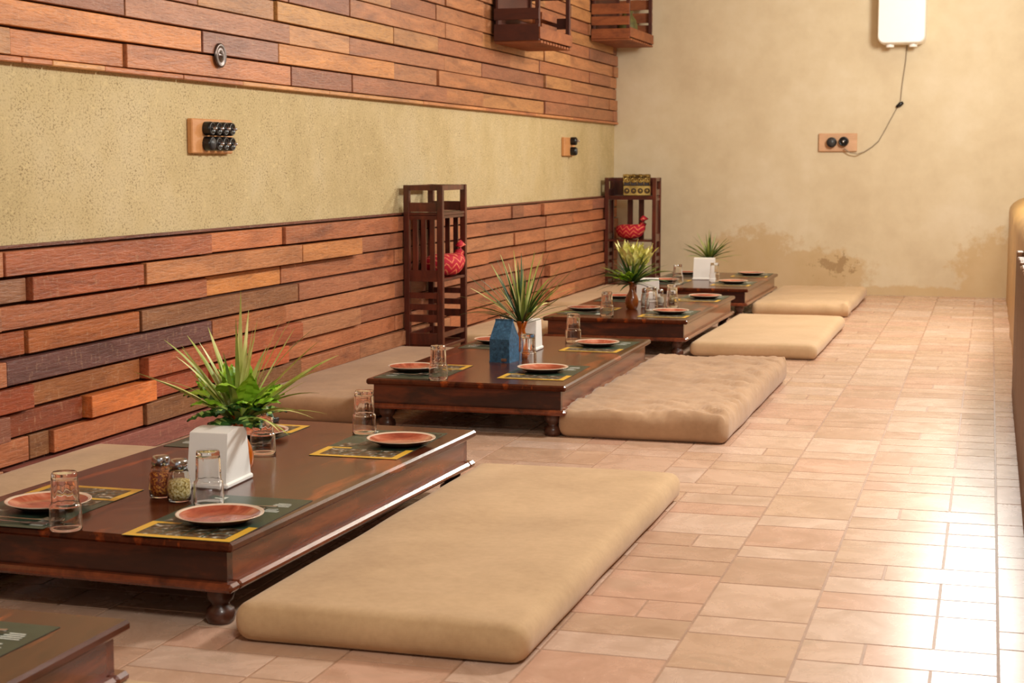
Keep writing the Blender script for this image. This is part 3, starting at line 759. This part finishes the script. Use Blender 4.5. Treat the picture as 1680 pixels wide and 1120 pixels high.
def grass(name, label, base, n_, lens, wd, mats, spread, seed, bend=(.3, 1.0), stemz=.12, outl=()):
    t = thing(name, label, 'plant', base, 0, 'artificial plants in vases')
    rnd = random.Random(seed); mb = MB()
    for i in range(n_):
        az = rnd.uniform(0, 2*math.pi); el = math.radians(90-spread*abs(rnd.gauss(.55, .35)))
        el = max(math.radians(15), el)
        L = rnd.uniform(*lens); mi = rnd.randrange(len(mats))
        r0 = rnd.uniform(0, .009)
        strip_blade(mb, (r0*math.cos(az), r0*math.sin(az), stemz), az, el, L, wd*rnd.uniform(.7, 1.2), rnd.uniform(*bend), mi, 9, rnd.uniform(-1, 1))
    for (az, el, L, bd, mi) in outl:
        strip_blade(mb, (0, 0, stemz), math.radians(az), math.radians(el), L, wd*1.2, bd, mi, 10, .3)
    mb.build('grass_blades', mats, t, kind=None)
    return t
g1 = grass('artificial_plant', 'bright green artificial plant with pale grass blades in the amber vase nearest the camera', V1, 36, (.24, .40), .0105, [M['blade_pale'], M['blade_mid'], M['blade_pale']], 62, 4, (.1, .9), .15,
   [(175, 56, .31, .25, 0), (168, 64, .34, .4, 0), (150, 68, .34, .3, 0), (95, 86, .42, .1, 0), (60, 80, .34, .2, 0), (15, 62, .36, .1, 0), (5, 54, .38, .3, 0), (-8, 48, .36, .5, 0), (-20, 38, .34, .9, 0), (-35, 30, .32, .9, 1), (8, 34, .30, .8, 0), (185, 40, .20, .3, 1)])
mb = MB(); rnd = random.Random(9)
for i in range(20):
    az = i*2*math.pi/15*2.0+rnd.uniform(-.3, .3); el = math.radians(rnd.uniform(40, 82))
    broad_leaf(mb, (0, 0, .16), az, el, rnd.uniform(.06, .13), rnd.uniform(.09, .125), rnd.uniform(.040, .055), rnd.uniform(.3, 1.6), 0, None, False)
mb.build('bright_leaves', [M['leaf_bright']], g1)
mb = MB()
for i in range(9):
    az = math.radians(-150+i*20+rnd.uniform(-8, 8)); el = math.radians(rnd.uniform(15, 50))
    broad_leaf(mb, (0, 0, .165), az, el, rnd.uniform(.04, .09), rnd.uniform(.09, .115), rnd.uniform(.042, .055), rnd.uniform(1.2, 2.6), 0, 1, True)
mb.build('dark_leaves', [M['leaf_dark'], M['leaf_vein']], g1)
grass('artificial_plant', 'tall spiky artificial grass in the slim vase beside the blue tin', V2, 80, (.22, .40), .0075, [M['blade_mid'], M['blade_dark'], M['blade_dark'], M['blade_pale']], 46, 14, (.1, .8), .165,
   [(178, 38, .36, 1.0, 1), (172, 30, .34, .7, 2), (20, 58, .40, .05, 0), (5, 50, .42, .1, 0), (-5, 40, .34, .2, 0), (160, 62, .36, .2, 0), (150, 70, .38, .2, 3), (60, 78, .38, .1, 3)])
g3 = grass('artificial_plant', 'pale yellow artificial flowers with dark blades in the brown vase on the third table', V3, 85, (.16, .30), .010, [M['blade_dark'], M['blade_dark'], M['blade_mid']], 70, 31, (.2, 1.2), .165)
mb = MB()
for (az0, el0, st_, n_) in ((160, 78, .16, 9), (10, 62, .15, 9), (70, 80, .14, 7), (-90, 80, .13, 8)):
    d = Vector((math.cos(math.radians(az0))*math.cos(math.radians(el0)), math.sin(math.radians(az0))*math.cos(math.radians(el0)), math.sin(math.radians(el0))))
    c0 = Vector((0, 0, .16))+d*st_; mb.tube([(0, 0, .16), tuple(c0)], .002, 5, 1)
    for k in range(n_):
        broad_leaf(mb, tuple(c0), 2*math.pi*k/n_, math.radians(60), .004, .16, .034, -.1 if k % 2 else .4, 0)
mb.build('yellow_petals', [M['lily'], M['blade_mid']], g3)
mb = MB()
for i in range(6):
    broad_leaf(mb, (0, 0, .165), math.radians(150+i*24), math.radians(38+i % 3*10), .05, .11, .042, .9, 0)
mb.build('side_leaves', [M['leaf_bright']], g3)
grass('artificial_plant', 'small spiky grass plant showing above the napkin holder on the farthest table', V4, 60, (.16, .29), .0075, [M['blade_dark'], M['blade_mid']], 62, 44, (.2, .9), .15)

# blue gable-top tin
def blue_tin(loc, rz):
    t = thing('blue_tin', 'blue weathered gable-top metal tin with a ring on its ridge on the second table', 'tin', loc, rz)
    w, d, h, H2 = .105, .12, .115, .205; mb = MB()
    x0, x1, y0, y1 = -w/2, w/2, -d/2, d/2
    vs = [(x0, y0, 0), (x1, y0, 0), (x1, y1, 0), (x0, y1, 0), (x0, y0, h), (x1, y0, h), (x1, y1, h), (x0, y1, h), (x0*.86, 0, H2), (x1*.86, 0, H2)]
    mb.add(vs, [(0, 3, 2, 1), (0, 1, 5, 4), (1, 2, 6, 5), (2, 3, 7, 6), (3, 0, 4, 7), (4, 5, 9, 8), (6, 7, 8, 9), (5, 6, 9), (7, 4, 8)], 0)
    mb.box(x0*.9, x1*.9, -.004, .004, H2-.006, H2+.004, 0); mb.box(x0-.002, x1+.002, y0-.002, y1+.002, 0, .006, 0)
    mb.build('body', M['blue'], t)
    mb = MB(); mb.tube([(.012*math.cos(a)-.01, 0, H2+.014+.012*math.sin(a)) for a in [2*math.pi*k/18 for k in range(19)]], .0016, 6)
    mb.build('ring', M['dark_steel'], t)
    mb = MB(); mb.box(x1*.2, x1*.75, y0-.004, y0-.0005, .008, .022, 0); mb.build('latch', M['steel'], t)
blue_tin((-2.265, 7.55, TZ), -.12)
mb = MB(); mb.box(-.04, .16, -.10, .10, 0, .018, 0, b=.003)
mb.build('menu_folder', plain('black_leatherette', (26, 22, 22), .5), loc=(-2.70, 5.42, TZ+.001), label='black flat folder at the wall edge of the nearest full table', cat='folder')

# ------------------------------------------------------------ wooden racks
def rack(label, loc, rz, front=True):
    t = thing('display_rack', label, 'rack', loc, rz, 'wooden display racks')
    Wd, D, H, p = .48, .25, 1.07, .036
    for (x, y) in ((0, 0), (Wd-p, 0), (0, D-p), (Wd-p, D-p)):
        mb = MB(); mb.box(x, x+p, y, y+p, 0, H, 0, b=.003); mb.build('post', M['rack'], t)
    for z in (.905, .505, .10):
        mb = MB(); mb.box(p*.3, Wd-p*.3, .004, D-.004, z-.018, z, 0, b=.003); mb.build('shelf', M['rack'], t)
    def rail(nm, *a):
        mb = MB(); mb.box(*a); mb.build(nm, M['rack'], t)
    for (za, zb) in ((H-.032, H-.001), (.87, .886), (.145, .172)):
        if front or za < 1: rail('long_rail', p, Wd-p, .006, .028, za, zb)
        rail('long_rail', p, Wd-p, D-.028, D-.006, za, zb)
    if not front: rail('back_panel', p, Wd-p, D-.022, D-.010, .906, H-.032)
    for x in (.006, Wd-.028):
        for (za, zb) in ((H-.032, H-.001), (.91, .965), (.862, .886), (.488, .556), (.385, .42), (.315, .35), (.24, .285), (.102, .172)):
            rail('side_rail', x, x+.022, p, D-p, za, zb)
        for k in range(3):
            y = p+.018+k*.055; rail('slat', x+.004, x+.016, y, y+.03, .556, .862)
    for k in (.40, .62):
        mb = MB(); mb.box(Wd*k-.025, Wd*k+.025, D-.022, D-.010, .505, .87); mb.build('back_slat', M['rack'], t)
    return t
rack('dark wooden display rack standing against the plank wall between the second and third tables', (-3.155, 9.22, 0), math.pi/2)
rack('dark wooden display rack in the far corner with the gold chest on top', (-3.395, 14.52, 0), 0, False)

def basket(label, loc, rz, tail=1):
    t = thing('cloth_basket', label, 'basket', loc, rz, 'red cloth baskets')
    mb = MB(); n_, m_ = 28, 14; vs = []
    for i in range(m_+1):
        ph = math.pi*i/m_
        for k in range(n_):
            th = 2*math.pi*k/n_
            sp_ = math.sin(ph)**.6
            x = sp_*math.cos(th)*.135; y = sp_*math.sin(th)*.105; z = -math.cos(ph)
            z = .075+z*.075 if z < 0 else .075+z*.060
            x += .02*max(0, (z-.05)/.07)*math.copysign(1, math.cos(th))*abs(math.cos(th))
            z += .018*max(0, math.cos(th))**2*math.sin(ph)
            vs.append((x, y, max(0, z)))
    fs = [(i*n_+k, i*n_+(k+1) % n_, (i+1)*n_+(k+1) % n_, (i+1)*n_+k) for i in range(m_) for k in range(n_)]
    mb.add(vs, fs, 0, True); mb.build('body', M['red'], t)
    mb = MB()
    pts = [(.095, 0, .09), (.118, 0, .125), (.128, 0, .15), (.135, .0, .185), (.125, 0, .215)]
    mb.tube(pts, [.040, .030, .030, .034*tail, .010], 14); mb.build('knotted_tail', M['red'], t)
    return t
basket('red chevron-patterned cloth basket on the middle shelf of the near rack', (-3.235, 9.50, .507), math.radians(62))
basket('red cloth basket on the middle shelf of the corner rack', (-3.17, 14.62, .507), math.radians(-12), 1.3)

def chest(loc, rz):
    t = thing('treasure_chest', 'small gold-embossed treasure chest on top of the corner rack', 'chest', loc, rz)
    w, d, h = .245, .15, .095; mb = MB(); mb.box(-w/2, w/2, -d/2, d/2, 0, h, 0, b=.003); mb.build('box', M['chest_dark'], t)
    mb = MB(); n_ = 12; vs = []
    for x in (-w/2-.003, w/2+.003):
        for i in range(n_+1):
            a = math.pi*i/n_; vs.append((x, -math.cos(a)*(d/2+.003), h+.002+math.sin(a)*.095))
    k = n_+1; mb.add(vs, [tuple(range(k)), tuple(range(2*k-1, k-1, -1))]+[(i, (i+1) % k, k+(i+1) % k, k+i) for i in range(k)], 0)
    lid = mb.build('lid', M['chest_dark'], t)
    mb = MB(); mb.box(-w/2, w/2, -d/2-.006, -d/2-.001, .004, h-.006, 0)
    for i in range(4):
        x = -w/2+w*(i+.5)/4; Mx = Matrix.Translation((x, -d/2-.006, h*.48)) @ Matrix.Rotation(math.pi/2, 4, 'X')
        mb.lathe([(.026, 0), (.026, .005), (.019, .006), (.018, .001), (.010, .001), (.009, .009), (0, .01)], 16, M=Mx, caps=False)
    mb.build('embossed_panel', M['gold'], t)
    for i in range(4):
        mb = MB(); mb.lathe([(.0235, .0045), (.0235, .0065), (.014, .0065), (.014, .0045)], 16, M=Matrix.Translation((-w/2+w*(i+.5)/4, -d/2-.006, h*.48)) @ Matrix.Rotation(math.pi/2, 4, 'X'), caps=False); mb.build('dark_ring', M['chest_dark'], t)
    mb = MB()
    for i in range(4):
        x = -w/2+w*(i+.5)/4
        for ang in (28, 66):
            a = math.radians(ang); n_v = Vector((0, -math.cos(a), math.sin(a)*1.1)).normalized()
            p = Vector((x, -math.cos(a)*(d/2+.003), h+.002+math.sin(a)*.095))
            q = n_v.to_track_quat('Z', 'Y').to_matrix().to_4x4()
            mb.lathe([(.028, -.002), (.028, .003), (.020, .005), (.018, 0), (.010, 0), (.009, .008), (0, .009)], 14, M=Matrix.Translation(p) @ q, caps=False)
    for x in (-w/2, -w/4, 0, w/4, w/2-.006):
        mb.tube([(x, -math.cos(math.pi*i/12)*(d/2+.006), h+.002+math.sin(math.pi*i/12)*.098) for i in range(9)], .0035, 6)
    mb.build('embossed_bands', M['gold'], lid)
chest((-3.115, 14.615, .907), math.radians(14))

# ------------------------------------------------------------ wall crates
def crate(label, loc, w, L, h, mat_side, boards):
    """mounted on the left wall: local x 0..w out of the wall, y 0..L along it"""
    t = thing('wall_crate', label, 'crate', loc, 0, 'crates on the plank wall')
    for (x, y) in ((0, 0), (w-.03, 0), (0, L-.03), (w-.03, L-.03)):
        mb = MB(); mb.box(x, x+.03, y, y+.03, 0, h, 0, b=.002); mb.build('post', mat_side[1], t)
    for nm, y in (('end_boards', -.012), ('end_boards', L)):
        for (a, b) in boards:
            mb = MB(); mb.box(0, w, y, y+.012, a, b, 0, b=.002); mb.build('end_board', mat_side[0], t)
    mb = MB(); mb.box(w, w+.012, -.012, L+.012, .012, .095, 0, b=.002); mb.build('front_board', M['crate'], t)
    k = 11
    for i in range(k):
        mb = MB(); mb.box(0, w+.012, L*i/k+.006, L*(i+1)/k-.020, -.016, 0, 0); mb.build('floor_slat', M['crate'], t)
    mb = MB(); mb.box(0, .01, 0, L, .02, h, 0); mb.build('back_panel', M['crate_dark'], t)
    return t
crate('dark slatted wooden crate shelf high on the plank wall, nearer of the two', (XW+.045, 11.07, 2.058), .33, .88, .62, (M['crate_dark'], M['crate_dark']), [(0, .115), (.145, .225), (.36, .44), (.5, .6)])
crate('slatted wooden crate shelf high in the far corner', (XW+.045, 13.98, 2.285), .34, .98, .55, (M['crate'], M['crate_dark']), [(0, .085), (.115, .19), (.21, .30), (.33, .42)])
t = thing('small_crate', 'small pale slatted box sitting inside the nearer wall crate', 'crate', (XW+.15, 11.30, 2.075))
for (x0_, x1_, y0_, y1_) in ((0, .17, 0, .012), (0, .17, .40, .412), (.17, .182, 0, .412), (-.012, 0, 0, .412)):
    for (a, b) in ((0, .035), (.06, .12), (.15, .20)):
        mb = MB(); mb.box(x0_, x1_, y0_, y1_, a, b, 0); mb.build('slat', M['crate'], t)
mb = MB(); mb.box(0, .17, .012, .40, 0, .01); mb.build('bottom', M['crate'], t)
mb = MB(); mb.lathe([(.05, 0), (.085, .05), (.095, .12), (.08, .19), (.05, .23), (.045, .25), (.055, .27)], 24, caps=True)
mb.build('clay_jar', plain('olive_pottery', (96, 92, 44), .6, .4, 18), loc=(XW+.24, 14.55, 2.297), label='olive mottled jar inside the corner wall crate', cat='jar')

# ------------------------------------------------------------ switches, medallion, geyser
def knob(mb_name, t, c, axis, r=.031, d=.048, sock=False):
    """round bakelite switch, axis '+x' (left wall) or '-y' (back wall)"""
    Mx = Matrix.Translation(c) @ (Matrix.Rotation(math.pi/2, 4, 'Y') if axis == '+x' else Matrix.Rotation(math.pi/2, 4, 'X'))
    mb = MB(); mb.lathe([(r, 0), (r, d*.6), (r*.92, d*.8), (r*.75, d*.82), (r*.72, d*.75), (0, d*.75)], 22, M=Mx, caps=False)
    k = mb.build(mb_name, M['black'], t)
    mb = MB()
    if sock:
        mb.lathe([(r*.8, d*.70), (r*.8, d*.86), (0, d*.88)], 20, M=Mx, caps=False); mb.build('socket_face', M['socket_face'], k)
    else:
        mb.lathe([(r*.22, d*.7), (r*.26, d*1.15), (r*.12, d*1.25), (0, d*1.25)], 10, M=Mx, caps=False); mb.build('toggle', M['steel'], k)
t = thing('switch_board', 'wooden switch board with eight round black switches on the left plaster wall', 'switch board', (XW, 6.545, 1.245), 0, 'wooden switch boards')
mb = MB(); mb.box(0, .028, 0, .40, 0, .155, 0, b=.005); mb.build('wooden_plate', M['board'], t)
for i in range(4):
    knob('switch', t, (.028, .125+i*.067, .112), '+x'); knob('socket' if i == 0 else 'switch', t, (.028, .125+i*.067, .044), '+x', r=.032, sock=(i == 0))
t = thing('switch_board', 'small wooden switch board with two stacked black knobs near the far corner', 'switch board', (XW, 13.12, 1.262), 0, 'wooden switch boards')
mb = MB(); mb.box(0, .028, 0, .36, 0, .155, 0, b=.005); mb.build('wooden_plate', M['board'], t)
knob('switch', t, (.028, .22, .125), '+x', .034, .06); knob('socket', t, (.028, .22, .040), '+x', .036, .06, True)
t = thing('switch_board', 'pale wooden socket board with two black round knobs on the back wall', 'switch board', (-1.52, YB, 1.308), 0, 'wooden switch boards')
mb = MB(); mb.box(0, .345, -.025, 0, 0, .165, 0, b=.005); mb.build('wooden_plate', M['board_pink'], t)
knob('socket', t, (.12, -.025, .083), '-y', .046, .06, True); knob('switch', t, (.228, -.025, .090), '-y', .044, .06)
mb = MB(); Mx = Matrix.Rotation(math.pi/2, 4, 'Y')
mb.lathe([(.056, 0), (.056, .006), (.050, .010), (.040, .006), (.012, .006), (.010, .012), (0, .013)], 28, M=Mx, caps=False)
mb.build('wall_medallion', M['dark_steel'], loc=(XW+.042, 6.80, 1.690), label='round dark metal disc fixed on the upper planks above the near switch board', cat='disc')

def geyser():
    t = thing('water_heater', 'white wall-mounted water heater at the top of the back wall', 'water heater', (-.795, YB, 2.255))
    w, d, h, r = .415, .26, .85, .06; out = []
    for (cx, cz, a0) in ((w/2-r, r, -90), (w/2-r, h-r, 0), (-w/2+r, h-r, 90), (-w/2+r, r, 180)):
        for k in range(7):
            a = math.radians(a0+k*15); out.append((cx+r*math.cos(a), cz+r*math.sin(a)))
    n_ = len(out); mb = MB(); vs = []
    for (y, s_) in ((-.0, 1), (-d+.03, 1), (-d+.01, .985), (-d, .95)):
        for (x, z) in out: vs.append((x*s_, y, h/2+(z-h/2)*(s_ if s_ == 1 else 1-(1-s_)*w/h)))
    fs = [(i*n_+k, i*n_+(k+1) % n_, (i+1)*n_+(k+1) % n_, (i+1)*n_+k) for i in range(3) for k in range(n_)]
    mb.add(vs, fs, 0, True); mb.add(vs[3*n_:], [tuple(range(n_))], 0); mb.add(vs[:n_], [tuple(range(n_))], 0)
    mb.build('tank', M['geyser'], t)
    for x in (-.10, .10):
        mb = MB(); mb.lathe([(.034, -.028), (.036, -.022), (.036, 0), (.034, .01)], 20, M=Matrix.Translation((x, -.16, 0))); mb.build('pipe_cap', M['geyser'], t)
geyser()
mb = MB()
def back(px, py, off=.012):                 # a point just in front of the back wall, from layout x, z
    return (px, YB-off, py)
path = [(-.755, 2.250), (-.765, 2.10), (-.79, 1.90), (-.80, 1.76), (-.82, 1.715), (-.88, 1.60), (-.93, 1.50), (-.985, 1.40), (-1.04, 1.35), (-1.11, 1.305), (-1.17, 1.285), (-1.23, 1.295), (-1.29, 1.335)]
mb.tube([back(x, z, .012 if z > 1.34 or x > -1.17 else .05) for x, z in path], .005, 6)
wire = mb.build('power_cable', M['cable'], label='thin grey cable hanging from the water heater to the socket board', cat='cable')
mb = MB(); mb.tube([back(-.775, 1.745, .02), back(-.80, 1.73, .02), back(-.835, 1.705, .02)], [.012, .020, .012], 10); mb.build('cable_joint', M['black'], wire)
